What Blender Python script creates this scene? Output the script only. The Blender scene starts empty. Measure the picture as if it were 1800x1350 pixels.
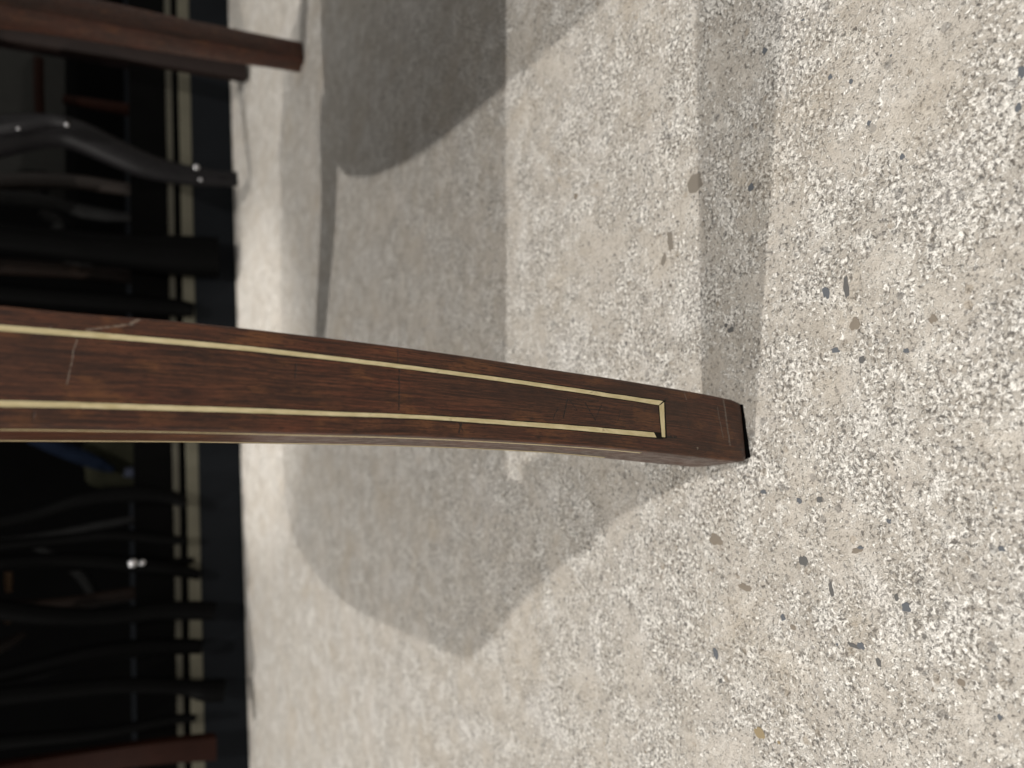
import bpy, bmesh, math, random
from mathutils import Vector, Matrix, noise
random.seed(7)
C = bpy.context.scene.collection

# ------------------------------------------------------------------ camera
F = 1360.0; CX, CY = 900.0, 675.0; H = 0.26; PIT = math.radians(31)
cp, sp = math.cos(PIT), math.sin(PIT)
fwd = Vector((0, cp, -sp)); upv = Vector((0, sp, cp)); rgt = Vector((1, 0, 0))
cam = bpy.data.cameras.new('camera'); camo = bpy.data.objects.new('camera', cam); C.objects.link(camo)
bpy.context.scene.camera = camo
M = Matrix.Identity(4)
for i in range(3):
    M[i][0] = -upv[i]; M[i][1] = rgt[i]; M[i][2] = -fwd[i]
M[0][3], M[1][3], M[2][3] = 0, 0, H
camo.matrix_world = M
cam.sensor_fit = 'HORIZONTAL'; cam.sensor_width = 36; cam.lens = 36 * F / 1800
cam.clip_start = 0.01; cam.clip_end = 50
cam.dof.use_dof = True; cam.dof.focus_distance = 0.295; cam.dof.aperture_fstop = 8.5

# ------------------------------------------------------------------ world and lamps
sc = bpy.context.scene
w = bpy.data.worlds.new('World'); sc.world = w; w.use_nodes = True
bg = w.node_tree.nodes['Background']; bg.inputs[0].default_value = (1.0, 0.975, 0.93, 1); bg.inputs[1].default_value = 0.62
sc.view_settings.view_transform = 'Standard'; sc.view_settings.look = 'None'
sc.view_settings.exposure = 0.13; sc.view_settings.gamma = 1
def spot(name, loc, tgt, power, col, angle=110, blend=0.5, size=0.016):
    l = bpy.data.lights.new(name, 'SPOT'); l.energy = power; l.color = col; l.shadow_soft_size = size
    l.spot_size = math.radians(angle); l.spot_blend = blend
    o = bpy.data.objects.new(name, l); C.objects.link(o); o.location = loc
    o.rotation_euler = (Vector(tgt) - Vector(loc)).to_track_quat('-Z', 'Y').to_euler()
    return o
L1 = (0.52, -0.55, 2.52); L2 = (-2.10, 0.45, 2.52)
spot('ceiling_spot_right', L1, (0, .5, 0), 152, (1.0, .955, .90))
spot('ceiling_spot_left', L2, (0, .5, 0), 282, (1.0, .955, .90))
spot('ceiling_spot_back', (0.25, 1.02, 2.5), (0.0, 1.17, 0), 170, (1.0, .955, .90), 14, 0.8, .03)

# ------------------------------------------------------------------ back projection helpers
def ray(x, y):
    u = (CX - x) / F; r = (CY - y) / F
    return Vector((r, cp + sp * u, -sp + cp * u))
def at(x, y, Y):
    d = ray(x, y); return Vector((0, 0, H)) + d * (Y / d.y)
def floor_at(x, y, z=0.0):
    d = ray(x, y); return Vector((0, 0, H)) + d * ((z - H) / d.z)
def proj_x(Y, z):
    a = (z - H) / Y     # (-sp+cp u)/(cp+sp u)=a
    u = (a * cp + sp) / (cp - a * sp)
    return CX - u * F, Y / (cp + sp * u)
def interp(tab, x):
    if x <= tab[0][0]:
        (x0, y0), (x1, y1) = tab[0], tab[1]
    elif x >= tab[-1][0]:
        (x0, y0), (x1, y1) = tab[-2], tab[-1]
    else:
        for k in range(len(tab) - 1):
            if tab[k][0] <= x <= tab[k + 1][0]:
                (x0, y0), (x1, y1) = tab[k], tab[k + 1]; break
    return y0 + (y1 - y0) * (x - x0) / (x1 - x0)
def smooth_tab(tab, step=25, r=60):
    a, b = tab[0][0], tab[-1][0]; out = []
    x = a
    while x <= b + .1:
        rr = min(r, x - a + .01, b - x + .01)
        out.append((x, sum(interp(tab, x + rr * q / 4) for q in range(-4, 5)) / 9)); x += step
    if out[-1][0] < b: out.append(tab[-1])
    return out

# ------------------------------------------------------------------ node helpers
class NT:
    def __init__(s, name):
        s.m = bpy.data.materials.new(name); s.m.use_nodes = True; s.t = s.m.node_tree
        s.b = s.t.nodes['Principled BSDF']
    def n(s, typ, **kw):
        nd = s.t.nodes.new(typ)
        for k, v in kw.items(): setattr(nd, k, v)
        return nd
    def link(s, a, b): s.t.links.new(a, b)
    def setin(s, nd, key, v):
        if hasattr(v, 'node'): s.link(v, nd.inputs[key])
        else: nd.inputs[key].default_value = v
    def math(s, op, a, b=0.0, c=None, clamp=False):
        nd = s.n('ShaderNodeMath', operation=op); nd.use_clamp = clamp
        s.setin(nd, 0, a); s.setin(nd, 1, b)
        if c is not None: s.setin(nd, 2, c)
        return nd.outputs[0]
    def sstep(s, v, a, b, lo=0.0, hi=1.0):
        nd = s.n('ShaderNodeMapRange', interpolation_type='SMOOTHSTEP')
        s.setin(nd, 0, v); s.setin(nd, 1, a); s.setin(nd, 2, b); s.setin(nd, 3, lo); s.setin(nd, 4, hi)
        return nd.outputs[0]
    def mix(s, f, a, b, mode='MIX'):
        nd = s.n('ShaderNodeMix', data_type='RGBA', blend_type=mode)
        s.setin(nd, 0, f); s.setin(nd, 6, a if hasattr(a, 'node') else (*a, 1)); s.setin(nd, 7, b if hasattr(b, 'node') else (*b, 1))
        return nd.outputs[2]
    def noise(s, vec, scale, detail=3, rough=.55, dist=0.0):
        nd = s.n('ShaderNodeTexNoise'); s.link(vec, nd.inputs['Vector'])
        nd.inputs['Scale'].default_value = scale; nd.inputs['Detail'].default_value = detail
        nd.inputs['Roughness'].default_value = rough; nd.inputs['Distortion'].default_value = dist
        return nd.outputs[0]
    def vor(s, vec, scale, feature='F1', rnd=1.0):
        nd = s.n('ShaderNodeTexVoronoi', feature=feature); s.link(vec, nd.inputs['Vector'])
        nd.inputs['Scale'].default_value = scale; nd.inputs['Randomness'].default_value = rnd
        return nd
    def mapping(s, vec, scale, loc=(0, 0, 0)):
        nd = s.n('ShaderNodeMapping'); s.link(vec, nd.inputs[0])
        nd.inputs['Scale'].default_value = scale; nd.inputs['Location'].default_value = loc
        return nd.outputs[0]
    def bump(s, h, dist, strength=1.0, normal=None):
        nd = s.n('ShaderNodeBump'); s.link(h, nd.inputs['Height'])
        nd.inputs['Distance'].default_value = dist; nd.inputs['Strength'].default_value = strength
        if normal is not None: s.link(normal, nd.inputs['Normal'])
        return nd.outputs[0]
    def out(s, **kw):
        for k, v in kw.items(): s.setin(s.b, k.replace('_', ' '), v)
        return s.m

def plain(name, col, rough=.5, spec=.5, var=.25, scale=60, metallic=0.0, coat=0.0):
    N = NT(name); o = N.n('ShaderNodeTexCoord').outputs['Object']
    f = N.noise(o, scale, 4, .6)
    c = N.mix(f, tuple(v * (1 - var) for v in col), tuple(v * (1 + var) for v in col))
    N.setin(N.b, 'Base Color', c); N.b.inputs['Roughness'].default_value = rough
    N.b.inputs['Specular IOR Level'].default_value = spec; N.b.inputs['Metallic'].default_value = metallic
    N.b.inputs['Coat Weight'].default_value = coat
    N.link(N.bump(f, .001, .4), N.b.inputs['Normal'])
    return N.m

# ------------------------------------------------------------------ floor material
def floor_mat():
    N = NT('exposed_aggregate_concrete')
    p = N.n('ShaderNodeTexCoord').outputs['Object']
    warp = N.n('ShaderNodeTexNoise'); N.link(p, warp.inputs[0]); warp.inputs['Scale'].default_value = 260; warp.inputs['Detail'].default_value = 2
    sub = N.n('ShaderNodeVectorMath', operation='SUBTRACT'); N.link(warp.outputs[1], sub.inputs[0]); sub.inputs[1].default_value = (.5, .5, .5)
    scl = N.n('ShaderNodeVectorMath', operation='SCALE'); N.link(sub.outputs[0], scl.inputs[0]); scl.inputs['Scale'].default_value = .0024
    add = N.n('ShaderNodeVectorMath', operation='ADD'); N.link(p, add.inputs[0]); N.link(scl.outputs[0], add.inputs[1])
    pw = add.outputs[0]
    patch = N.noise(p, 22, 8, .78, .4)              # scuffed open crust against closed smooth skin
    big = N.noise(p, 7, 4, .6)
    fine = N.noise(pw, 620, 4, .72)
    fine2 = N.noise(p, 1700, 3, .7)
    mid = N.noise(pw, 300, 3, .6)
    fb = N.noise(pw, 560, 6, .74, .3)              # ragged islands at every size
    fc = N.noise(pw, 600, 7, .78, .3)
    skin = N.mix(N.sstep(fine2, .3, .7), (.33, .300, .262), (.475, .440, .392))
    skin = N.mix(N.sstep(big, .35, .65), skin, N.mix(.5, skin, (.38, .35, .305)))
    skin = N.mix(N.sstep(fine, .52, .66, 0, .35), skin, (.64, .61, .55))
    th = N.sstep(patch, .36, .60, .585, .470)        # threshold falls where the crust is open
    cloud = N.noise(pw, 75, 7, .72, .8)              # pale laitance drifting in clouds
    skin = N.mix(N.math('MULTIPLY', N.sstep(cloud, .48, .60), N.sstep(patch, .38, .55, .15, .55)), skin, (.74, .715, .665))
    skin = N.mix(N.sstep(cloud, .45, .34, 0, .45), skin, (.275, .245, .205))
    th = N.math('MULTIPLY_ADD', N.sstep(cloud, .42, .62), -.035, N.math('ADD', th, .012))
    isl = N.math('SUBTRACT', fb, th)
    wm = N.sstep(isl, 0.0, .028)
    col = N.mix(N.math('MULTIPLY', wm, N.sstep(fine, .36, .56, .35, 1)), skin, (.80, .775, .725))
    edge = N.math('MULTIPLY', N.sstep(N.math('ABSOLUTE', isl), .016, .004), N.sstep(fine, .56, .42))
    col = N.mix(N.math('MULTIPLY', edge, .65), col, (.20, .178, .148))
    pt = N.sstep(patch, .36, .60, .385, .452)
    hole = N.sstep(N.math('SUBTRACT', fc, pt), .012, -.012)
    col = N.mix(N.math('MULTIPLY', hole, .86), col, N.mix(N.sstep(mid, .4, .6), (.10, .09, .08), (.20, .17, .135)))
    big_pit = N.sstep(N.noise(pw, 250, 8, .76, .7), .372, .355)
    hole = N.math('MAXIMUM', hole, N.math('MULTIPLY', big_pit, N.sstep(patch, .38, .5, .3, 1)))
    col = N.mix(N.math('MULTIPLY', big_pit, .7), col, N.mix(N.sstep(mid, .42, .58), (.10, .095, .09), (.22, .185, .145)))
    openm = N.sstep(patch, .38, .62)
    ridge = wm
    # sand coloured and grey grains
    v = N.vor(pw, 190)
    sep = N.n('ShaderNodeSeparateColor'); N.link(v.outputs['Color'], sep.inputs[0])
    grain = N.math('MULTIPLY', N.math('GREATER_THAN', sep.outputs[0], .86), N.sstep(v.outputs['Distance'], .36, .27))
    gc = N.mix(N.sstep(sep.outputs[1], .3, .8), (.13, .125, .12), (.30, .25, .19))
    col = N.mix(N.math('MULTIPLY', grain, .5), col, gc)
    v2 = N.vor(pw, 420)
    sep2 = N.n('ShaderNodeSeparateColor'); N.link(v2.outputs['Color'], sep2.inputs[0])
    g2 = N.math('MULTIPLY', N.math('GREATER_THAN', sep2.outputs[0], .91), N.sstep(v2.outputs['Distance'], .40, .26))
    col = N.mix(N.math('MULTIPLY', g2, .6), col, (.10, .095, .09))
    # warm and grey staining on the slab
    st = N.noise(p, 15, 5, .65, .4)
    col = N.mix(N.sstep(st, .50, .70, 0, .32), col, (.40, .335, .25))
    col = N.mix(N.sstep(N.noise(p, 21, 4, .6), .5, .75, 0, .28), col, (.70, .68, .66))
    N.setin(N.b, 'Base Color', col)
    cr = N.math('ABSOLUTE', N.math('SUBTRACT', N.noise(pw, 17, 4, .62, 1.2), .5))
    crack = N.math('MULTIPLY', N.sstep(cr, .0035, .0012), N.sstep(N.noise(p, 26, 3, .6), .50, .60))
    col = N.mix(N.math('MULTIPLY', crack, .75), col, (.13, .11, .09))
    hgt = N.math('ADD', N.math('MULTIPLY', fine, N.math('MULTIPLY_ADD', openm, .8, .2)), N.math('MULTIPLY', mid, .8))
    hgt = N.math('ADD', hgt, N.math('MULTIPLY', N.noise(p, 40, 3), .5))
    hgt = N.math('SUBTRACT', N.math('MULTIPLY_ADD', ridge, .22, hgt), N.math('MULTIPLY', hole, .6))
    b1 = N.bump(hgt, .0016, .8)
    N.link(b1, N.b.inputs['Normal'])
    N.setin(N.b, 'Roughness', N.sstep(patch, .40, .62, .48, .72))
    N.b.inputs['Specular IOR Level'].default_value = .45
    return N.m

# ------------------------------------------------------------------ wood material (UV: x across in m-like units, y along the leg in metres)
def wood_mat(name, dark, pale_grain, red, lines=(), rough=.34, wear=1.0, foot_dark=True):
    N = NT(name); uv = N.n('ShaderNodeUVMap').outputs[0]
    jn = N.n('ShaderNodeTexNoise'); N.link(uv, jn.inputs[0]); jn.inputs['Scale'].default_value = 28; jn.inputs['Detail'].default_value = 2
    sub = N.n('ShaderNodeVectorMath', operation='SUBTRACT'); N.link(jn.outputs[1], sub.inputs[0]); sub.inputs[1].default_value = (.5, .5, .5)
    mu = N.n('ShaderNodeVectorMath', operation='MULTIPLY'); N.link(sub.outputs[0], mu.inputs[0]); mu.inputs[1].default_value = (.0022, 0, 0)
    ad = N.n('ShaderNodeVectorMath', operation='ADD'); N.link(uv, ad.inputs[0]); N.link(mu.outputs[0], ad.inputs[1])
    g = ad.outputs[0]
    broad = N.noise(N.mapping(g, (230, 9, 1)), 1, 4, .6, .5)
    streak = N.noise(N.mapping(g, (1500, 34, 1), (3, 7, 0)), 1, 6, .72)
    pores = N.noise(N.mapping(g, (3600, 260, 1), (9, 2, 0)), 1, 3, .7)
    blot = N.noise(N.mapping(uv, (60, 22, 1), (1, 5, 0)), 1, 4, .6)
    c = N.mix(N.sstep(streak, .36, .66), dark, pale_grain)  # noise streaks between dark and pale grain
    c = N.mix(N.sstep(blot, .42, .68, 0, .8), c, N.mix(N.sstep(streak, .35, .7), dark, red))
    gold = N.noise(N.mapping(uv, (95, 42, 1), (7, 1, 0)), 1, 4, .65)
    c = N.mix(N.math('MULTIPLY', N.sstep(gold, .52, .66, 0, .65), N.sstep(streak, .3, .55)), c, tuple(v * f for v, f in zip(pale_grain, (1.45, 1.55, 1.15))))
    c = N.mix(N.sstep(blot, .47, .33, 0, .55), c, tuple(v * 1.1 for v in dark))
    c = N.mix(N.sstep(broad, .57, .67, 0, .55), c, tuple(v * .35 for v in dark))
    c = N.mix(N.sstep(pores, .46, .36, 0, .85), c, tuple(v * .3 for v in dark))
    c = N.mix(N.sstep(pores, .60, .72, 0, .5), c, tuple(v * 1.7 for v in pale_grain))
    sx = N.n('ShaderNodeSeparateXYZ'); N.link(uv, sx.inputs[0]); U, V = sx.outputs[0], sx.outputs[1]
    if foot_dark:   # darker, duller brown towards the floor
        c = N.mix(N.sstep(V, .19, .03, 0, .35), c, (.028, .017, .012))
    # fine random scratches and specks of dust
    vs = N.vor(N.mapping(uv, (1, 1, 1)), 210)
    sp2 = N.n('ShaderNodeSeparateColor'); N.link(vs.outputs['Color'], sp2.inputs[0])
    dust = N.math('MULTIPLY', N.math('GREATER_THAN', sp2.outputs[0], .955), N.sstep(vs.outputs['Distance'], .085, .04))
    c = N.mix(N.math('MULTIPLY', dust, .6 * wear), c, (.35, .31, .27))
    jit = N.math('MULTIPLY', N.math('SUBTRACT', N.noise(uv, 260, 4, .7), .5), .0013)
    h = N.math('MULTIPLY', pores, .35)
    for (u0, v0, u1, v1, wd, colr, strength) in lines:
        dx, dy = u1 - u0, v1 - v0; L = math.hypot(dx, dy)
        a = N.math('MULTIPLY', N.math('SUBTRACT', U, u0), dx / L)
        t = N.math('MULTIPLY_ADD', N.math('SUBTRACT', V, v0), dy / L, a)
        a2 = N.math('MULTIPLY', N.math('SUBTRACT', U, u0), -dy / L)
        d = N.math('MULTIPLY_ADD', N.math('SUBTRACT', V, v0), dx / L, a2)
        d = N.math('ABSOLUTE', N.math('ADD', d, jit))
        m = N.math('MULTIPLY', N.sstep(d, wd, wd * .35), N.math('MULTIPLY', N.math('GREATER_THAN', t, 0), N.math('LESS_THAN', t, L)))
        m = N.math('MULTIPLY', m, N.sstep(N.noise(uv, 900, 2), .35, .55, .25, 1))
        c = N.mix(N.math('MULTIPLY', m, strength), c, colr)
        h = N.math('MULTIPLY_ADD', m, -.6, h)
    N.setin(N.b, 'Base Color', c)
    N.setin(N.b, 'Roughness', N.sstep(N.noise(uv, 160, 4, .7), .35, .7, rough, rough + .22))
    N.b.inputs['Coat Weight'].default_value = .10; N.b.inputs['Coat Roughness'].default_value = .22
    N.b.inputs['Specular IOR Level'].default_value = .28
    h = N.math('MULTIPLY_ADD', N.noise(uv, 130, 3), .8, h)
    N.link(N.bump(h, .00022, .8), N.b.inputs['Normal'])
    return N.m

def inlay_mat():
    N = NT('aged_boxwood_inlay'); uv = N.n('ShaderNodeUVMap').outputs[0]
    a = N.noise(N.mapping(uv, (500, 130, 1)), 1, 4, .6)
    c = N.mix(N.sstep(a, .3, .7), (.46, .38, .20), (.62, .53, .32))
    b = N.noise(N.mapping(uv, (120, 70, 1), (4, 4, 0)), 1, 4, .7)
    c = N.mix(N.sstep(b, .60, .70, 0, .7), c, (.17, .125, .06))
    k = N.noise(N.mapping(uv, (300, 420, 1), (2, 8, 0)), 1, 3, .7)
    c = N.mix(N.sstep(k, .65, .73, 0, .7), c, (.10, .07, .04))
    N.setin(N.b, 'Base Color', c); N.b.inputs['Roughness'].default_value = .42
    N.link(N.bump(a, .0001, .6), N.b.inputs['Normal'])
    return N.m

# ------------------------------------------------------------------ object helpers
def mesh_obj(name, verts, faces, mat, parent=None, uvs=None, smooth=False, loc=None):
    me = bpy.data.meshes.new(name); me.from_pydata([tuple(v) for v in verts], [], faces)
    if uvs is not None:
        ul = me.uv_layers.new(name='UVMap')
        for p in me.polygons:
            for li in p.loop_indices:
                ul.data[li].uv = uvs[me.loops[li].vertex_index]
    me.materials.append(mat)
    if smooth:
        for p in me.polygons: p.use_smooth = True
    me.update()
    o = bpy.data.objects.new(name, me); C.objects.link(o)
    if parent is not None: o.parent = parent; o.matrix_parent_inverse = parent_inv(parent)
    return o
def world_loc(o):
    l = Vector(o.location)
    while o.parent: o = o.parent; l += Vector(o.location) if not o.type == 'MESH' else Vector((0, 0, 0))
    return l
ROOTS = {}
def parent_inv(p):
    # children are written in world coordinates
    r = p
    while r.parent: r = r.parent
    return Matrix.Translation(-Vector(ROOTS.get(r.name, (0, 0, 0)))) if p == r else Matrix.Identity(4)
def thing(name, label, cat, loc, group=None):
    o = bpy.data.objects.new(name, None); C.objects.link(o); o.location = loc; o.empty_display_size = .03
    ROOTS[o.name] = tuple(loc); o['label'] = label; o['category'] = cat
    if group: o['group'] = group
    return o
def struct(o): o['kind'] = 'structure'; return o

def loft(name, rings, mat, parent, uscale=None, close=True, caps=True, smooth=True):
    """rings: list of lists of points (same length). UV from ring perimeter and length."""
    n = len(rings[0]); verts = [p for r in rings for p in r]; faces = []; uvs = []
    v = 0
    for i, r in enumerate(rings):
        if i: v += (sum((r[k] - rings[i - 1][k]).length for k in range(n)) / n)
        u = 0
        for k in range(n):
            if k: u += (r[k] - r[k - 1]).length
            uvs.append((u, v))
    for i in range(len(rings) - 1):
        for k in range(n if close else n - 1):
            a = i * n + k; b = i * n + (k + 1) % n
            faces.append((a, b, b + n, a + n))
    if caps:
        faces.append(tuple(reversed(range(n)))); faces.append(tuple((len(rings) - 1) * n + k for k in range(n)))
    o = mesh_obj(name, verts, faces, mat, parent, uvs)
    if smooth:
        me = o.data
        for p in me.polygons: p.use_smooth = True
        try: me.set_sharp_from_angle(angle=math.radians(38))
        except Exception: pass
    return o
def rrect(c, ax, ay, w, d, r=.003, q=2):
    """rounded rectangle section, ax/ay unit vectors"""
    pts = []
    r = min(r, w * .45, d * .45)
    for (sx, sy, a0) in ((1, 1, 0), (-1, 1, 90), (-1, -1, 180), (1, -1, 270)):
        for k in range(q + 1):
            a = math.radians(a0 + 90 * k / q)
            x = sx * (w / 2 - r) + math.cos(a) * r; y = sy * (d / 2 - r) + math.sin(a) * r
            pts.append(c + ax * x + ay * y)
    return pts
def catmull(pts, sub=6):
    P = [pts[0]] + list(pts) + [pts[-1]]; out = []
    for i in range(1, len(P) - 2):
        for s in range(sub):
            t = s / sub
            out.append(tuple(.5 * (2 * b + (c - a) * t + (2 * a - 5 * b + 4 * c - d) * t * t + (3 * b - a - 3 * c + d) * t ** 3)
                             for a, b, c, d in zip(P[i - 1], P[i], P[i + 1], P[i + 2])))
    out.append(tuple(pts[-1])); return out
def sabre(name, path, mat, parent, yaw=0.0, r=.003, sub=6):
    """path: (x,y,z,w,d) from the floor upward; horizontal sections"""
    ax = Vector((math.cos(yaw), math.sin(yaw), 0)); ay = Vector((-math.sin(yaw), math.cos(yaw), 0))
    rings = [rrect(Vector(p[:3]), ax, ay, p[3], p[4], r) for p in catmull(path, sub)]
    return loft(name, rings, mat, parent)
def tube(name, path, mat, parent, seg=12, sub=6):
    """path: (x,y,z,r) smooth round member"""
    P = catmull(path, sub); rings = []
    for i, p in enumerate(P):
        a = Vector(P[max(0, i - 1)][:3]); b = Vector(P[min(len(P) - 1, i + 1)][:3]); t = (b - a).normalized()
        ref = Vector((0, 1, 0)) if abs(t.y) < .9 else Vector((1, 0, 0))
        e1 = t.cross(ref).normalized(); e2 = t.cross(e1)
        rings.append([Vector(p[:3]) + (e1 * math.cos(2 * math.pi * k / seg) + e2 * math.sin(2 * math.pi * k / seg)) * p[3] for k in range(seg)])
    return loft(name, rings, mat, parent)
def box(name, lo, hi, mat, parent=None, bev=.0, rot=0.0, jitter=0):
    bm = bmesh.new(); bmesh.ops.create_cube(bm, size=1)
    lo, hi = Vector(lo), Vector(hi)
    for v in bm.verts: v.co = Vector(((v.co.x) * (hi.x - lo.x), v.co.y * (hi.y - lo.y), v.co.z * (hi.z - lo.z)))
    if bev: bmesh.ops.bevel(bm, geom=bm.edges[:], offset=bev, segments=2, affect='EDGES')
    c = (lo + hi) / 2
    R = Matrix.Rotation(rot, 3, 'Z')
    for v in bm.verts: v.co = R @ v.co + c
    verts = [v.co.copy() for v in bm.verts]; bm.verts.index_update()
    faces = [[v.index for v in f.verts] for f in bm.faces]; bm.free()
    uvs = [(v.y + v.z, v.x) for v in verts]
    return mesh_obj(name, verts, faces, mat, parent, uvs)
def ball(name, c, r, mat, parent, sc3=(1, 1, 1), sub=2):
    bm = bmesh.new(); bmesh.ops.create_icosphere(bm, subdivisions=sub, radius=r)
    verts = [Vector((v.co.x * sc3[0], v.co.y * sc3[1], v.co.z * sc3[2])) + Vector(c) for v in bm.verts]; bm.verts.index_update()
    faces = [[v.index for v in f.verts] for f in bm.faces]; bm.free()
    return mesh_obj(name, verts, faces, mat, parent, [(v.x, v.z) for v in verts], smooth=True)

# ------------------------------------------------------------------ floor
fl = struct(mesh_obj('floor', [(-6, -6, 0), (6, -6, 0), (6, 7, 0), (-6, 7, 0)], [(0, 1, 2, 3)], floor_mat()))
ROOTS[fl.name] = (0, 0, 0)

# ------------------------------------------------------------------ the chair whose inlaid leg fills the picture
T_TOP = smooth_tab([(0, 536.7), (133, 550), (300, 563), (433, 577), (600, 596.8), (700, 609.5), (800, 623), (900, 638.2), (1000, 654), (1050, 660.8), (1150, 677), (1200, 685.5), (1250, 694.5), (1290, 702.5), (1304, 706.5), (1310, 711)], 10, 40)
T_ARR = smooth_tab([(-700, 800), (-400, 765), (-200, 752), (0, 750), (133, 752), (300, 755), (433, 758.5), (600, 763), (700, 765.5), (800, 770), (900, 775.5), (1000, 782), (1050, 785.5), (1150, 794.5), (1250, 806), (1300, 812), (1320, 813.5)], 10, 60)
T_SIL = smooth_tab([(0, 777), (300, 778), (433, 780), (600, 782.8), (700, 785), (800, 788.5), (900, 793), (1000, 799.5), (1050, 805), (1150, 815), (1200, 820), (1226, 822.5), (1280, 826)], 10, 60)
I1A = smooth_tab([(0, 570.7), (133, 581), (300, 595.3), (433, 607.7), (600, 627.4), (700, 639.6), (800, 652.5), (900, 666), (1000, 680.5), (1100, 695.5), (1168, 705.2)], 10, 40)
I1B = smooth_tab([(0, 581.7), (133, 591.7), (300, 605.0), (433, 616.7), (600, 635.2), (700, 647.2), (800, 659.8), (900, 673.3), (1000, 688), (1100, 703), (1159, 712.5)], 10, 40)
I2A = smooth_tab([(0, 703.7), (133, 706.7), (300, 712.5), (433, 716.6), (600, 724), (700, 727.3), (800, 732.8), (900, 739.6), (1000, 746.7), (1100, 755.5), (1150, 760)], 10, 40)
I2B = smooth_tab([(0, 715.3), (133, 717.3), (300, 722.3), (433, 725.9), (600, 732), (700, 734.6), (800, 740.4), (900, 748), (1000, 755.5), (1100, 764.5), (1155, 769.5)], 10, 40)
YAW = math.tan(math.radians(12.5))
def Yf(z):
    return .2345 - .003 * (1 - math.exp(-max(z, -.01) / .11))
def on_front(x, y, off=0.0):
    d = ray(x, y); hi = .05
    def f(t):
        p = Vector((0, 0, H)) + d * t
        return p.y - (Yf(p.z) - off) - YAW * (p.x + .02)
    while f(hi) < 0 and hi < 1.2: hi += .004
    lo = hi - .004
    for _ in range(30):
        t = (lo + hi) / 2; p = Vector((0, 0, H)) + d * t
        if p.y - (Yf(p.z) - off) - YAW * (p.x + .02) < 0: lo = t
        else: hi = t
    return Vector((0, 0, H)) + d * lo
ZT = .338
stations = []
x = 1306.0
stations = [1308.5, 1306, 1301, 1293] + list(range(1280, -20, -20)) + list(range(-40, -1000, -60)) + list(range(-1030, -4200, -40))
def depth_at(z):
    if z < .28: return .026 + (.050 - .026) * (max(z, 0) / .28) ** .9
    return .050 + .004 * ((z - .28) / .06)
rings = []; uvs = []; svals = []; vpos = {}
acc = 0; prev = None
NF = 14
station_data = []
for i, xs in enumerate(stations):
    # the foot's lower edge runs slightly down to the left: shear stations near the foot
    k = max(0, (xs - 1200) / 106)
    xr, xl = xs - 3.5 * k, xs + 5.5 * k
    FRp = on_front(xr, interp(T_TOP, xr)); FLp = on_front(xl, interp(T_ARR, xl))
    z = (FRp.z + FLp.z) / 2
    if z > ZT: break
    D = depth_at(z)
    nrm = Vector((math.sin(math.atan(YAW)), -math.cos(math.atan(YAW)), 0)); ac = Vector((nrm.y, -nrm.x, 0))  # across = towards left
    if ac.x > 0: ac = -ac
    BLy = FLp.y + D; px, t = proj_x(BLy, FLp.z)
    BLx = (CY - interp(T_SIL, px)) / F * t
    BL = Vector((BLx, BLy, FLp.z))
    w_ = (FRp - FLp).length
    BR = Vector((FRp.x + .1 * (FLp.x - FRp.x) * 0 + .0, FRp.y + D * .93, FRp.z))
    e = [0.0014, .0007, .0004, 0][i] if i < 4 else 0      # softened foot edge
    ctr = (FRp + FLp + BL + BR) / 4
    FRp, FLp, BL, BR = [q + (ctr - q).normalized() * e for q in (FRp, FLp, BL, BR)]
    r = .0011
    def corner(a, b, c):   # rounded corner at b between a and c
        u1 = (a - b).normalized() * r; u2 = (c - b).normalized() * r
        return [b + u1, b + u1 * .3 + u2 * .3 - (u1 + u2) * .0, b + u2]
    ring = corner(BR, FRp, FLp)
    a0, a1 = ring[-1].copy(), corner(FRp, FLp, BL)[0]
    ring += [a0.lerp(a1, q / NF) for q in range(1, NF)]
    ring += corner(FRp, FLp, BL)
    b0, b1 = ring[-1].copy(), corner(FLp, BL, BR)[0]
    ring += [b0.lerp(b1, q / 4) for q in range(1, 4)]
    ring += corner(FLp, BL, BR)
    ring += corner(BL, BR, FRp)
    if prev is not None: acc += ((FRp + FLp) / 2 - prev).length
    prev = (FRp + FLp) / 2
    vpos[xs] = acc
    rings.append(ring)
    # s coordinate: 0 at FR, 1 at FL
    fr, fl_ = FRp, FLp
    L = (fl_ - fr).length
    for q, pt in enumerate(ring):
        if q <= 3 + NF + 1: s = max(0, min(1, (pt - fr).dot((fl_ - fr) / L) / L)) - (.06 if q == 0 else 0)
        else: s = 1 + (pt - fl_).length / L
        uvs.append((s * .03, acc))
    station_data.append((xs, z, FRp, FLp, BL, BR))
VX = sorted(vpos.items())
def uv_of(x, y):
    s = (y - interp(T_TOP, x)) / (interp(T_ARR, x) - interp(T_TOP, x))
    return (s * .03, interp(VX, x))
def ln(x0, y0, x1, y1, wd, col, st):
    a = uv_of(x0, y0); b = uv_of(x1, y1); return (a[0], a[1], b[0], b[1], wd, col, st)
PALE = (.30, .25, .20); DK = (.006, .004, .003)
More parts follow.
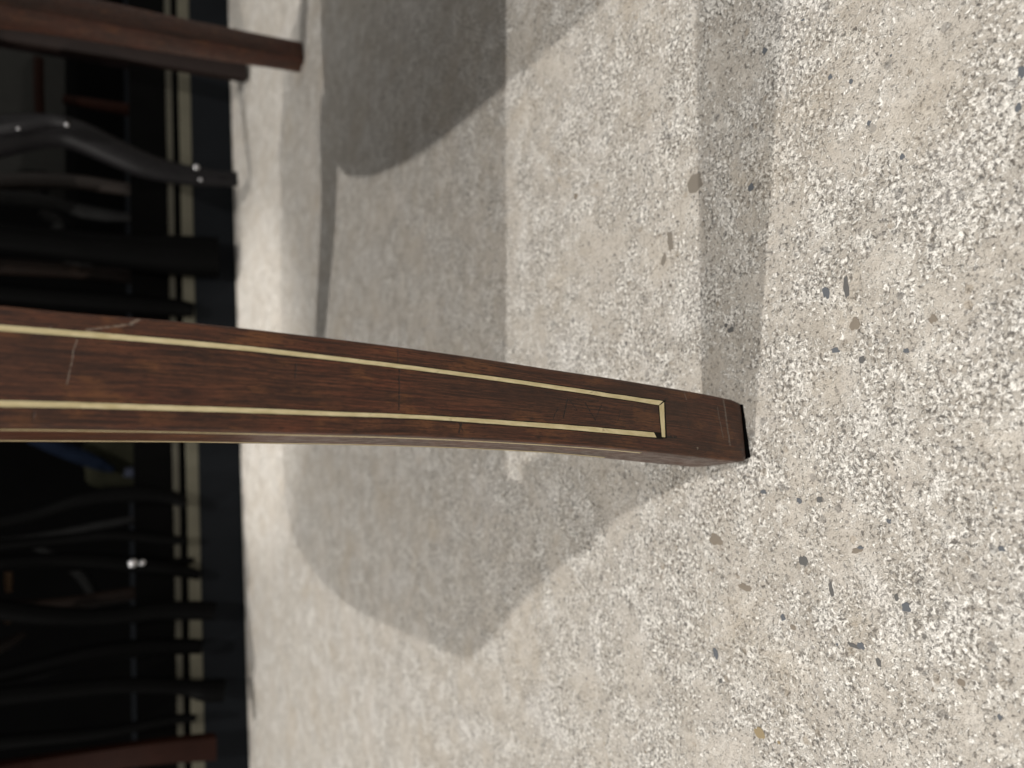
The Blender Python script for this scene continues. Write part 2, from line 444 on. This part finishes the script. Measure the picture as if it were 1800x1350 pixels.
lines = [
    ln(134, 597, 117, 678, .00022, PALE, .38), ln(702, 650, 701, 722, .00035, DK, .85), ln(699, 612, 700, 640, .0003, DK, .6),
    ln(150, 581, 228, 570, .0005, PALE, .4), ln(228, 570, 246, 560, .0007, PALE, .4), ln(60, 722, 58, 742, .0004, DK, .6),
    ln(812, 742, 806, 762, .0005, DK, .8), ln(806, 742, 815, 760, .0004, DK, .7),
    ln(990, 735, 998, 702, .0004, DK, .85), ln(1000, 703, 1015, 722, .0004, DK, .7), ln(1028, 708, 1047, 740, .0004, DK, .9),
    ln(1047, 736, 1058, 712, .0004, DK, .6), ln(1012, 702, 1052, 706, .0004, DK, .6), ln(972, 738, 981, 716, .0004, DK, .6), ln(1086, 742, 1091, 722, .0004, DK, .5),
    ln(1274, 702, 1281, 784, .0006, (.13, .105, .085), .8), ln(1262, 716, 1270, 770, .0004, (.11, .09, .075), .55),
    ln(1170, 768, 1190, 769, .0008, DK, .9), ln(1165, 707, 1174, 700, .0007, DK, .8), ln(1203, 690, 1207, 703, .0004, (.13, .10, .08), .6),
    ln(520, 640, 519, 668, .0003, DK, .7), ln(300, 640, 470, 652, .0005, DK, .45), ln(1205, 708, 1212, 760, .0003, DK, .4),
    ln(1225, 786, 1226, 790, .0006, PALE, .5), ln(860, 642, 905, 650, .0003, DK, .6)]
WOOD = wood_mat('old_rosewood', (.019, .0072, .0042), (.102, .037, .0165), (.135, .038, .016), lines)
WOOD2 = wood_mat('red_mahogany', (.020, .008, .005), (.066, .023, .012), (.10, .026, .012), (), .45, 0, False)
INLAY = inlay_mat()
BLACK = plain('gap_black', (.003, .003, .003), .9, .0)  # stands in for the shade in the gap under the foot
GLUE = plain('dark_groove_filler', (.010, .008, .006), .8, .1)

chair = thing('inlaid_chair', 'chair with a sharp dark rosewood front leg outlined in cream inlay, standing on pale concrete',
              'chair', (.16, .55, 0))
n = len(rings[0]); faces = []
verts = [p for r_ in rings for p in r_]
for i in range(len(rings) - 1):
    for k in range(n):
        a = i * n + k; b = i * n + (k + 1) % n; faces.append((a, a + n, b + n, b))
faces.append(tuple(range(n))); faces.append(tuple(reversed([(len(rings) - 1) * n + k for k in range(n)])))
leg = mesh_obj('leg', verts, faces, WOOD, chair, uvs, smooth=True)
leg.data.set_sharp_from_angle(angle=math.radians(50))
leg['label'] = 'front leg with cream inlay outline and worn foot'

# inlay strips: real slips of pale wood standing 0.12 mm proud in a dark filled groove
def strip(name, rows, mat, off, parent, thick=.0004):
    """rows: list of (xa,ya,xb,yb) image pairs giving both edges"""
    V = []; Fc = []; U = []; acc = 0; pv = None
    for (xa, ya, xb, yb) in rows:
        a = on_front(xa, ya, off); b = on_front(xb, yb, off)
        if pv is not None: acc += (a - pv).length
        pv = a
        a2 = on_front(xa, ya, -thick); b2 = on_front(xb, yb, -thick)
        V += [a2, a, b, b2]; U += [(0, acc), (.0004, acc), (.002, acc), (.0024, acc)]
    for i in range(len(rows) - 1):
        for k in range(3):
            q = i * 4 + k; Fc.append((q, q + 4, q + 5, q + 1))
    Fc.append((0, 1, 2, 3)); Fc.append(tuple(reversed([len(V) - 4 + k for k in range(4)])))
    return mesh_obj(name, V, Fc, mat, parent, U)
def rows_of(ta, tb, x0, xa1, xb1, grow=0.0, wob=0.0, seed=0, stepn=None):
    out = []; nst = stepn or int((xa1 - x0) / 8)
    for i in range(nst + 1):
        f = i / nst; xa = x0 + (xa1 - x0) * f; xb = x0 + (xb1 - x0) * f
        q = wob * noise.noise(Vector((xa * .035, seed, 0))); q2 = wob * noise.noise(Vector((xa * .035, seed + 9, 0)))
        out.append((xa, interp(ta, xa) - grow + q, xb, interp(tb, xb) + grow + q2))
    return out
X0 = -700
strip('inlay_groove', rows_of(I1A, I1B, X0, 1171, 1159, 1.0, .9, 1), GLUE, .00006, leg)
strip('inlay_groove', rows_of(I2A, I2B, X0, 1164, 1166, 1.1, 1.1, 2), GLUE, .00006, leg)
strip('inlay_strip', rows_of(I1A, I1B, X0, 1165.5, 1158.0, -.3, .5, 3), INLAY, .00014, leg)
strip('inlay_strip', rows_of(I2A, I2B, X0, 1149.5, 1154.0, -.3, .5, 4), INLAY, .00014, leg)
strip('inlay_groove', [(1157.2, 711, 1169.5, 704), (1158.5, 730, 1170.2, 730), (1160.8, 750, 1171.6, 750), (1162, 770.5, 1172.5, 770.5)], GLUE, .00008, leg)
strip('inlay_strip', [(1158.8, 713.0, 1167.3, 707.0), (1160, 730, 1167.9, 730), (1161.8, 750, 1168.8, 750), (1163.6, 768, 1169.5, 768.8)], INLAY, .00015, leg)

# side face slips, seen edge-on
def side_strip(f0, f1):
    V = []; Fc = []; U = []
    rows = [d for d in station_data if -700 < d[0] < 1150]
    for (xs, z, FRp, FLp, BL, BR) in rows:
        dirv = (BL - FLp); nr = Vector((dirv.y, -dirv.x, 0)).normalized()
        if nr.x > 0: nr = -nr
        a = FLp.lerp(BL, f0) + nr * .00012; b = FLp.lerp(BL, f1) + nr * .00012
        V += [a - nr * .0005, a, b, b - nr * .0005]; v = -z; U += [(0, v), (.0004, v), (.0016, v), (.002, v)]
    for i in range(len(rows) - 1):
        for k in range(3):
            q = i * 4 + k; Fc.append((q, q + 1, q + 5, q + 4))
    return mesh_obj('inlay_strip', V, Fc, INLAY, leg, U)
side_strip(.13, .175); side_strip(.86, .905)

# black wedge standing in for the shaded gap under the foot
d0 = station_data[0]
bp = [d0[2], d0[3], d0[4], d0[5]]
cc = sum(bp, Vector()) / 4
top = [q.lerp(cc, .03) for q in bp]
bot = [Vector((q.x, q.y - (.0002 if i < 2 else 0), .0002)) for i, q in enumerate([q.lerp(cc, .02) for q in bp])]
bot[0] = floor_at(1305.8, 711, .0002); bot[1] = floor_at(1319.5, 804, .0002)
mesh_obj('foot_gap_fill', top + bot, [(0, 1, 5, 4), (1, 2, 6, 5), (2, 3, 7, 6), (3, 0, 4, 7), (3, 2, 1, 0), (4, 5, 6, 7)], BLACK, chair)

# the other three legs
sabre('leg', [(.012, .858, 0, .026, .026), (.008, .845, .04, .027, .030), (-.002, .818, .12, .029, .040), (-.012, .792, .20, .031, .046), (-.020, .775, .27, .034, .05), (-.026, .765, .335, .04, .06)], WOOD2, chair, math.radians(-6))
kl = sabre('leg', [(*floor_at(529, 101)[:], .0265, .023)] + [(*at(xx, yy, YY)[:], ww, dd) for xx, yy, YY, ww, dd in ((465, 90, .905, .026, .024), (390, 77, .888, .0265, .025), (300, 61, .868, .027, .026), (200, 42, .85, .028, .027), (100, 24, .832, .029, .028), (0, 6, .815, .030, .030), (-95, -8, .80, .034, .037))], WOOD2, chair, math.radians(22), .0015)
kl['label'] = 'plain red-brown back leg, out of focus'
sabre('leg', [(.45, .248, 0, .026, .026), (.446, .249, .04, .027, .030), (.440, .252, .12, .030, .038), (.432, .256, .22, .034, .046), (.428, .262, .335, .038, .055)], WOOD2, chair, math.radians(-12))
# seat frame: bowed side rails, flat front and back rails
side = [(-.070, .315), (-.0925, .3405), (-.0955, .37), (-.1045, .45), (-.112, .54), (-.1115, .60), (-.1035, .672), (-.083, .733), (-.040, .768), (.018, .785)]
SC = .37      # the right-hand side mirrors the left
def prism(name, outline, z0, z1, mat, inset=0.0):
    cx_ = sum(p[0] for p in outline) / len(outline); cy_ = sum(p[1] for p in outline) / len(outline)
    rg = [[Vector((p[0], p[1], z0)) for p in outline], [Vector((p[0], p[1], z1 - inset * .5)) for p in outline]]
    if inset: rg.append([Vector((p[0] + (cx_ - p[0]) * .03, p[1] + (cy_ - p[1]) * .03, z1)) for p in outline])
    return loft(name, rg, mat, chair, smooth=False)
sm = catmull(side, 4)
block = [(-.012, .236), (-.046, .284), (-.087, .337), (-.07, .36), (.02, .36), (.010, .297), (.016, .26)]  # added out of view, outline shaped for the leg's cast shadow
prism('added_bracket', block, .320, .3315, WOOD2)
prism('added_bracket', [(SC + .045 - p[0], p[1]) for p in reversed(block)], .320, .3315, WOOD2)
outl = sm + [(SC - p[0], p[1]) for p in reversed(sm)] + [(.40, .3105), (-.03, .3105)]
prism('seat_frame', outl, .330, .372, WOOD2)
prism('seat', [(p[0] * .94 + SC * .03, (p[1] - .54) * .94 + .54) for p in outl], .3725, .40, plain('dark_seat_cloth', (.03, .025, .02), .8, .2), .012)

# ------------------------------------------------------------------ stone chips set in the floor (each one a piece)
def chip_mat(name, col): return plain(name, col, .5, .35, .65, 1400)
CM = [chip_mat('slate_chip', (.10, .108, .12)), chip_mat('grey_chip', (.10, .098, .095)), chip_mat('brown_chip', (.20, .17, .135)), chip_mat('amber_chip', (.27, .21, .12)), chip_mat('worn_patch', (.19, .168, .14))]
random.seed(21); protos = []
for mi in range(5):
    for k in range(4):
        nn = 17; ph = random.random() * 6; V = []
        for ringi, (rr, zz) in enumerate(((1.0, -.0002), (.93, .00014), (.5, .0002))):
            for j in range(nn):
                a = 2 * math.pi * j / nn
                q = 1 + .55 * noise.noise(Vector((math.cos(a) * 1.5 + k * 5, math.sin(a) * 1.5 + mi * 7, ph))) + .28 * noise.noise(Vector((math.cos(a) * 5 + k * 5, math.sin(a) * 5 + mi * 7, ph)))
                V.append((math.cos(a) * rr * q * .5, math.sin(a) * rr * q * .5, zz))
        Fc = []
        for ringi in range(2):
            for j in range(nn):
                a = ringi * nn + j; b = ringi * nn + (j + 1) % nn; Fc.append((a, b, b + nn, a + nn))
        Fc.append(tuple(2 * nn + j for j in range(nn)))
        me = bpy.data.meshes.new('stone_chip'); me.from_pydata(V, [], Fc); me.materials.append(CM[mi]); protos.append(me)
def put_chip(P, sx, sy, rot, mi, k):
    o = bpy.data.objects.new('stone_chip', protos[mi * 4 + k % 4]); C.objects.link(o)
    o.parent = fl; o.location = (P.x, P.y, 0); o.rotation_euler = (0, 0, rot); o.scale = (sx, sy, 1)
known = [ # x, y, length along photo x, along photo y, material
    (1452, 514, 13, 24, 0), (1487, 506, 11, 38, 1), (1502, 569, 17, 26, 2), (1468, 616, 16, 10, 0), (1515, 632, 13, 15, 1), (1593, 617, 10, 9, 0),
    (1285, 580, 11, 12, 1), (1459, 136, 8, 10, 0), (1496, 143, 7, 10, 0), (1586, 276, 8, 11, 0), (1527, 216, 7, 10, 0), (1344, 90, 9, 12, 0), (1796, 126, 14, 24, 0),
    (1790, 190, 10, 16, 0), (1257, 948, 22, 22, 2), (1309, 1032, 22, 12, 2), (1441, 878, 13, 13, 1), (1334, 1288, 18, 22, 3), (1562, 916, 9, 10, 0), (1592, 1068, 17, 18, 0),
    (1576, 1050, 9, 15, 1), (1513, 1136, 12, 13, 0), (1505, 968, 20, 10, 2), (1512, 963, 12, 7, 0), (1258, 1148, 9, 22, 0), (1461, 1037, 8, 26, 1), (1413, 987, 16, 22, 1),
    (1376, 1086, 9, 12, 0), (1394, 1103, 11, 9, 2), (1320, 340 - 10, 9, 14, 0), (1178, 425, 10, 46, 4), (1166, 458, 9, 26, 4), (1222, 322, 26, 34, 4), (1012, 345, 7, 14, 2),
    (1757, 1260, 9, 12, 0), (1760, 965, 14, 10, 0), (1405, 880, 10, 11, 0), (1342, 865, 10, 8, 0), (1545, 1165, 8, 20, 1), (1500, 1135, 20, 8, 1), (1690, 1200, 16, 12, 2), (1640, 560, 14, 18, 2)]
for i, (x, y, lx, ly, mi) in enumerate(known):
    P = floor_at(x, y); dxm = (floor_at(x + lx / 2, y) - floor_at(x - lx / 2, y)).length; dym = (floor_at(x, y + ly / 2) - floor_at(x, y - ly / 2)).length
    put_chip(P, dym, dxm, random.uniform(-.35, .35), mi, i)
cnt = 0
while cnt < 30:
    x = random.uniform(900, 1830); y = random.uniform(-30, 1380)
    P = floor_at(x, y)
    if (P - Vector((-.02, .25, 0))).length < .035: continue
    s = random.choice((.0007, .0009, .0009, .0012, .0012, .0016, .0021)); mi = random.choice((0, 0, 1, 1, 1, 2, 2, 3) if s < .0021 else (1, 2, 2))
    put_chip(P, s * random.uniform(.7, 1.3), s * random.uniform(.6, 1.5), random.uniform(0, 3.1), mi, cnt); cnt += 1

# ------------------------------------------------------------------ background: dark stand with pale edging and furniture on the far side
MB = plain('black_lacquer', (.0012, .0012, .0012), .5, .03, .4, 30)
MG = plain('ebonised_wood', (.0055, .005, .0055), .48, .12, .4, 50)
NAVY = plain('navy_black_board', (.0065, .0075, .009), .6, .04, .2, 20)
PALEM = plain('pale_edging', (.085, .08, .06), .7, .1, .2, 40)
DARKW = plain('dark_room_wall', (.0018, .0018, .0018), .95, .0, .3, 8)
REDW = plain('dark_red_wood', (.011, .0035, .002), .6, .06, .35, 40)
BRASS = plain('polished_metal', (.45, .45, .46), .35, .5, .05, 40, 1.0)
struct(box('back_wall', (-4, 2.6, 0), (4, 2.75, 2.6), DARKW))
st = thing('display_plinth', 'long low black plinth with pale edging strips running across the far side of the floor', 'plinth', (0, 1.5, 0))
box('board', (-2.5, 1.275, 0), (2.5, 2.45, .062), NAVY, st, .002, rot=math.radians(7.5))
def along(name, y0, y1, z0, z1, mat):
    c = Vector((0, 1.8625, 0)); Rm = Matrix.Rotation(math.radians(7.5), 3, 'Z'); V = []
    for (xx, yy, zz) in ((-2.5, y0, z0), (2.5, y0, z0), (2.5, y1, z0), (-2.5, y1, z0), (-2.5, y0, z1), (2.5, y0, z1), (2.5, y1, z1), (-2.5, y1, z1)):
        p = Rm @ (Vector((xx, yy, 0)) - c) + c; V.append((p.x, p.y, zz))
    mesh_obj(name, V, [(0, 1, 5, 4), (1, 2, 6, 5), (2, 3, 7, 6), (3, 0, 4, 7), (4, 5, 6, 7), (3, 2, 1, 0)], mat, st)
along('edging_strip', 1.279, 1.289, .0622, .0785, PALEM)
along('front_panel', 1.292, 1.30, .0622, .15, MB)
along('edging_strip', 1.285, 1.2905, .089, .097, plain('dim_edging', (.05, .047, .036), .5, .2))

def ipath(pts, Y, dY=0.0, k=1.0):
    """image points (x,y,halfwidth px) -> tube path standing at distance Y"""
    o = []
    for i, (x, y, hw) in enumerate(pts):
        Yi = Y + dY * i / max(1, len(pts) - 1); p = at(x, y, Yi); t = p.y / (cp + sp * (CX - x) / F)
        o.append((p.x, p.y, p.z, hw * t / F * k))
    return o
# carved cabriole chair
ch = thing('cabriole_chair', 'black carved chair with an S-curved cabriole leg, upper left of the photo, out of focus', 'chair', (.3, 1.25, 0), 'dark chairs standing at the back')
p0 = ipath([(418, 315, 13), (380, 314, 14), (350, 311, 17), (300, 303, 19), (250, 289, 23), (200, 267, 25), (150, 244, 27), (110, 232, 28), (60, 231, 31), (0, 240, 36), (-60, 250, 40)], 1.185, .06)
tube('leg', p0, MG, ch, 14)
tube('knee_carving', ipath([(120, 216, 9), (90, 213, 12), (40, 222, 13), (0, 228, 13)], 1.16, .03), MG, ch, 10)
b = at(345, 294, 1.15); ball('foot_glint', b, .0040, BRASS, ch)  # small metal beads added as highlights on the black leg
b = at(352, 316, 1.15); ball('foot_glint', b, .0026, BRASS, ch)
b = at(117, 219, 1.12); ball('knee_glint', b, .0026, BRASS, ch)
b = at(32, 226, 1.12); ball('knee_glint', b, .002, BRASS, ch)
tube('leg', ipath([(330, 345, 12), (300, 343, 11), (240, 335, 11), (150, 322, 13), (60, 318, 15), (-40, 325, 18)], 1.42, .05), plain('brown_black_wood', (.016, .012, .010), .5, .2), ch, 12)
tube('seat_frame', [(.15, 1.3, .44, .03), (.3, 1.28, .45, .03), (.55, 1.28, .45, .03)], MG, ch, 10)
tube('stretcher', ipath([(15, 345, 14), (70, 350, 9), (75, 300, 6)], 1.5), MG, ch, 8)

# framed brown table behind the red-brown leg
tb = thing('open_frame_table', 'dark brown table with thin straight stretchers behind the plain red-brown leg, top left', 'table', (.5, 1.4, 0))
sabre('leg', [(*at(432, 128, 1.20)[:], .026, .02), (*at(250, 98, 1.25)[:], .026, .02), (*at(60, 66, 1.3)[:], .028, .02), (*at(-60, 48, 1.32)[:], .028, .02)], plain('deep_brown_wood', (.010, .006, .005), .6, .1), tb)  # separate leg further back, dark brown wood
tube('stretcher', ipath([(318, 206, 10), (220, 192, 11), (110, 174, 8)], 1.45), REDW, tb, 8, 2)
tube('stretcher', ipath([(68, 102, 8), (68, 150, 8), (70, 205, 8)], 1.45), REDW, tb, 8, 2)
tube('leg', ipath([(315, 125, 14), (200, 102, 16), (50, 74, 18), (-60, 55, 20)], 1.48), plain('aubergine_wood', (.010, .006, .006), .6, .1), tb, 8, 2)
box('back_panel', (.36, 1.75, .23), (.95, 1.77, .8), plain('grey_panel', (.013, .013, .012), .8, .05), tb)

# group of black chairs on the plinth, below the inlaid leg in the photo
def dark_chair(label, legs, Y, seat, mats=None, cat='chair'):
    P = [at(l[0][0], l[0][1], Y) for l in legs]; cx = sum(p.x for p in P) / len(P)
    t = thing('dark_chair', label, cat, (cx, Y + .1, 0), 'dark chairs standing at the back')
    for i, l in enumerate(legs):
        tube('leg', ipath(l, Y, .03), (mats[i] if mats else MB), t, 10)
    box('seat', (seat[0], Y - .02, .44), (seat[1], Y + .38, .48), MB, t, .008)
    return t
dark_chair('black chair with a bowed leg in front of the khaki cushion',
           [[(325, 886, 9), (300, 874, 12), (240, 868, 15), (150, 878, 14), (60, 905, 12), (-60, 930, 14)],
            [(352, 1012, 8), (320, 1004, 11), (240, 992, 14), (120, 985, 14), (0, 992, 15), (-60, 998, 15)],
            [(325, 950, 6), (290, 948, 9), (200, 940, 10), (100, 950, 10), (-60, 965, 12)]], 1.215, (-.55, -.2))
dark_chair('black chair with close-set curved feet in the middle of the dark background',
           [[(378, 1075, 16), (340, 1073, 17), (280, 1074, 16), (180, 1085, 16), (60, 1080, 18), (-60, 1060, 18)],
            [(356, 1137, 13), (320, 1136, 14), (260, 1138, 16), (160, 1150, 17), (40, 1180, 16), (-60, 1205, 16)]], 1.19, (-.8, -.45))
dark_chair('black chair with a broad block foot standing against the plinth',
           [[(395, 1213, 20), (360, 1214, 19), (320, 1208, 14), (220, 1204, 14), (100, 1214, 16), (-60, 1230, 18)],
            [(345, 1262, 6), (300, 1265, 9), (180, 1287, 10), (40, 1300, 12), (-60, 1310, 15)]], 1.16, (-1.0, -.6))
rc = thing('red_brown_chair', 'chair with a straight dark red leg at the lower left corner of the photo', 'chair', (-.62, 1.2, 0))
sabre('leg', [(*at(378, 1312, 1.15)[:], .034, .022), (*at(260, 1322, 1.17)[:], .030, .022), (*at(120, 1342, 1.2)[:], .030, .022), (*at(-60, 1372, 1.22)[:], .032, .022)], REDW, rc)
box('seat_rail', (-1.0, 1.2, .42), (-.6, 1.23, .48), REDW, rc, .004)
dark_chair('black chair with broad straight legs just above the inlaid leg, barely visible',
           [[(385, 452, 34), (330, 450, 36), (200, 440, 30), (60, 425, 28), (-60, 412, 28)],
            [(340, 545, 12), (300, 540, 16), (180, 530, 18), (60, 520, 18), (-60, 510, 18)]], 1.27, (.05, .4))
BR1 = plain('dim_brown_wood', (.008, .0045, .003), .5, .12, .5, 40); BR2 = plain('warm_brown_wood', (.05, .028, .014), .5, .2, .5, 40)
GR1 = plain('dull_grey_black', (.010, .010, .010), .7, .1, .6, 60)
dt = thing('dark_table', 'very dark table with faint brown bars and a curved stretcher, far left edge', 'table', (-.4, 1.45, 0))
tube('leg', ipath([(330, 1030, 9), (250, 1040, 12), (120, 1062, 13), (30, 1068, 14), (-60, 1064, 14)], 1.33, .03), BR1, dt, 10)
tube('leg', ipath([(330, 925, 8), (260, 912, 7), (180, 925, 9), (60, 950, 11), (-60, 962, 12)], 1.36, .03), GR1, dt, 10)
tube('stretcher', ipath([(15, 1000, 6), (15, 1020, 7), (16, 1040, 6)], 1.42), BR2, dt, 8, 2)
tube('stretcher', ipath([(14, 1074, 6), (14, 1085, 7), (14, 1095, 6)], 1.42), BR2, dt, 8, 2)
tube('stretcher', ipath([(45, 1112, 5), (20, 1128, 9), (-20, 1146, 11)], 1.40), BR1, dt, 8, 3)
tube('curved_stretcher', ipath([(60, 960, 6), (110, 985, 9), (150, 1020, 10), (165, 1060, 9), (140, 1100, 7)], 1.38), GR1, dt, 10)
tube('curved_stretcher', ipath([(150, 1150, 7), (110, 1170, 8), (60, 1185, 8), (30, 1190, 6)], 1.30), GR1, dt, 10)
box('top', (-.75, 1.3, .46), (-.1, 1.75, .49), BR1, dt, .004)
kt = thing('dark_stool', 'dim stool with a carved grey bar, in the darkness above the inlaid leg', 'stool', (.25, 1.5, 0))
tube('carved_bar', ipath([(70, 372, 8), (95, 385, 14), (105, 400, 13), (80, 418, 7)], 1.45), GR1, kt, 10)
tube('carved_bar', ipath([(112, 455, 6), (140, 457, 9), (165, 461, 6)], 1.42), GR1, kt, 10)
tube('leg', ipath([(300, 500, 9), (240, 488, 13), (150, 478, 12), (40, 470, 14), (-60, 466, 14)], 1.45), BR1, kt, 10)
tube('leg', ipath([(300, 392, 10), (230, 384, 10), (150, 372, 12), (60, 352, 14), (-60, 345, 14)], 1.45), GR1, kt, 10)
box('seat', (.1, 1.35, .42), (.42, 1.6, .46), BR1, kt, .004)
# cushions
cu = thing('khaki_cushion', 'khaki cushion with blue patches seen blurred beside the inlaid leg', 'cushion', at(240, 830, 1.6))
def lump(name, c, size, mat, rot, seed):
    bm = bmesh.new(); bmesh.ops.create_icosphere(bm, subdivisions=4, radius=1); V = []
    Rm = Matrix.Rotation(rot, 3, 'Y')
    for v in bm.verts:
        q = v.co.copy()
        q = Vector([math.copysign(abs(a_) ** .6, a_) for a_ in q]); q *= 1 + .22 * noise.noise(v.co * 1.6 + Vector((seed, 0, 0)))
        V.append(Rm @ Vector((q.x * size[0], q.y * size[1], q.z * size[2])) + Vector(c))
    bm.verts.index_update(); Fc = [[v.index for v in f.verts] for f in bm.faces]; bm.free()
    return mesh_obj(name, V, Fc, mat, cu, [(v.x, v.z) for v in V], smooth=True)
lump('pad', at(230, 812, 1.6), (.055, .035, .075), plain('khaki_cloth', (.022, .022, .014), .9, .05, .7, 30), 0, 3)
lump('blue_patch', at(125, 797, 1.53), (.012, .015, .065), plain('blue_cloth', (.008, .013, .026), .9, .05, .8, 25), .45, 8)
lump('blue_patch', at(262, 832, 1.53), (.010, .015, .040), plain('blue_grey_cloth', (.04, .045, .065), .9, .05, .6, 30), .1, 5)
# small shiny fittings
kn = thing('brass_knob_stand', 'small bright metal knob on a dark bracket, glinting in the lower dark background', 'knob', at(235, 990, 1.2))
ball('knob', at(233, 990, 1.17), .0062, BRASS, kn); ball('knob', at(250, 989, 1.175), .0042, BRASS, kn)
tube('bracket', ipath([(340, 985, 6), (240, 992, 6), (100, 1000, 6)], 1.24), MB, kn, 8, 2)
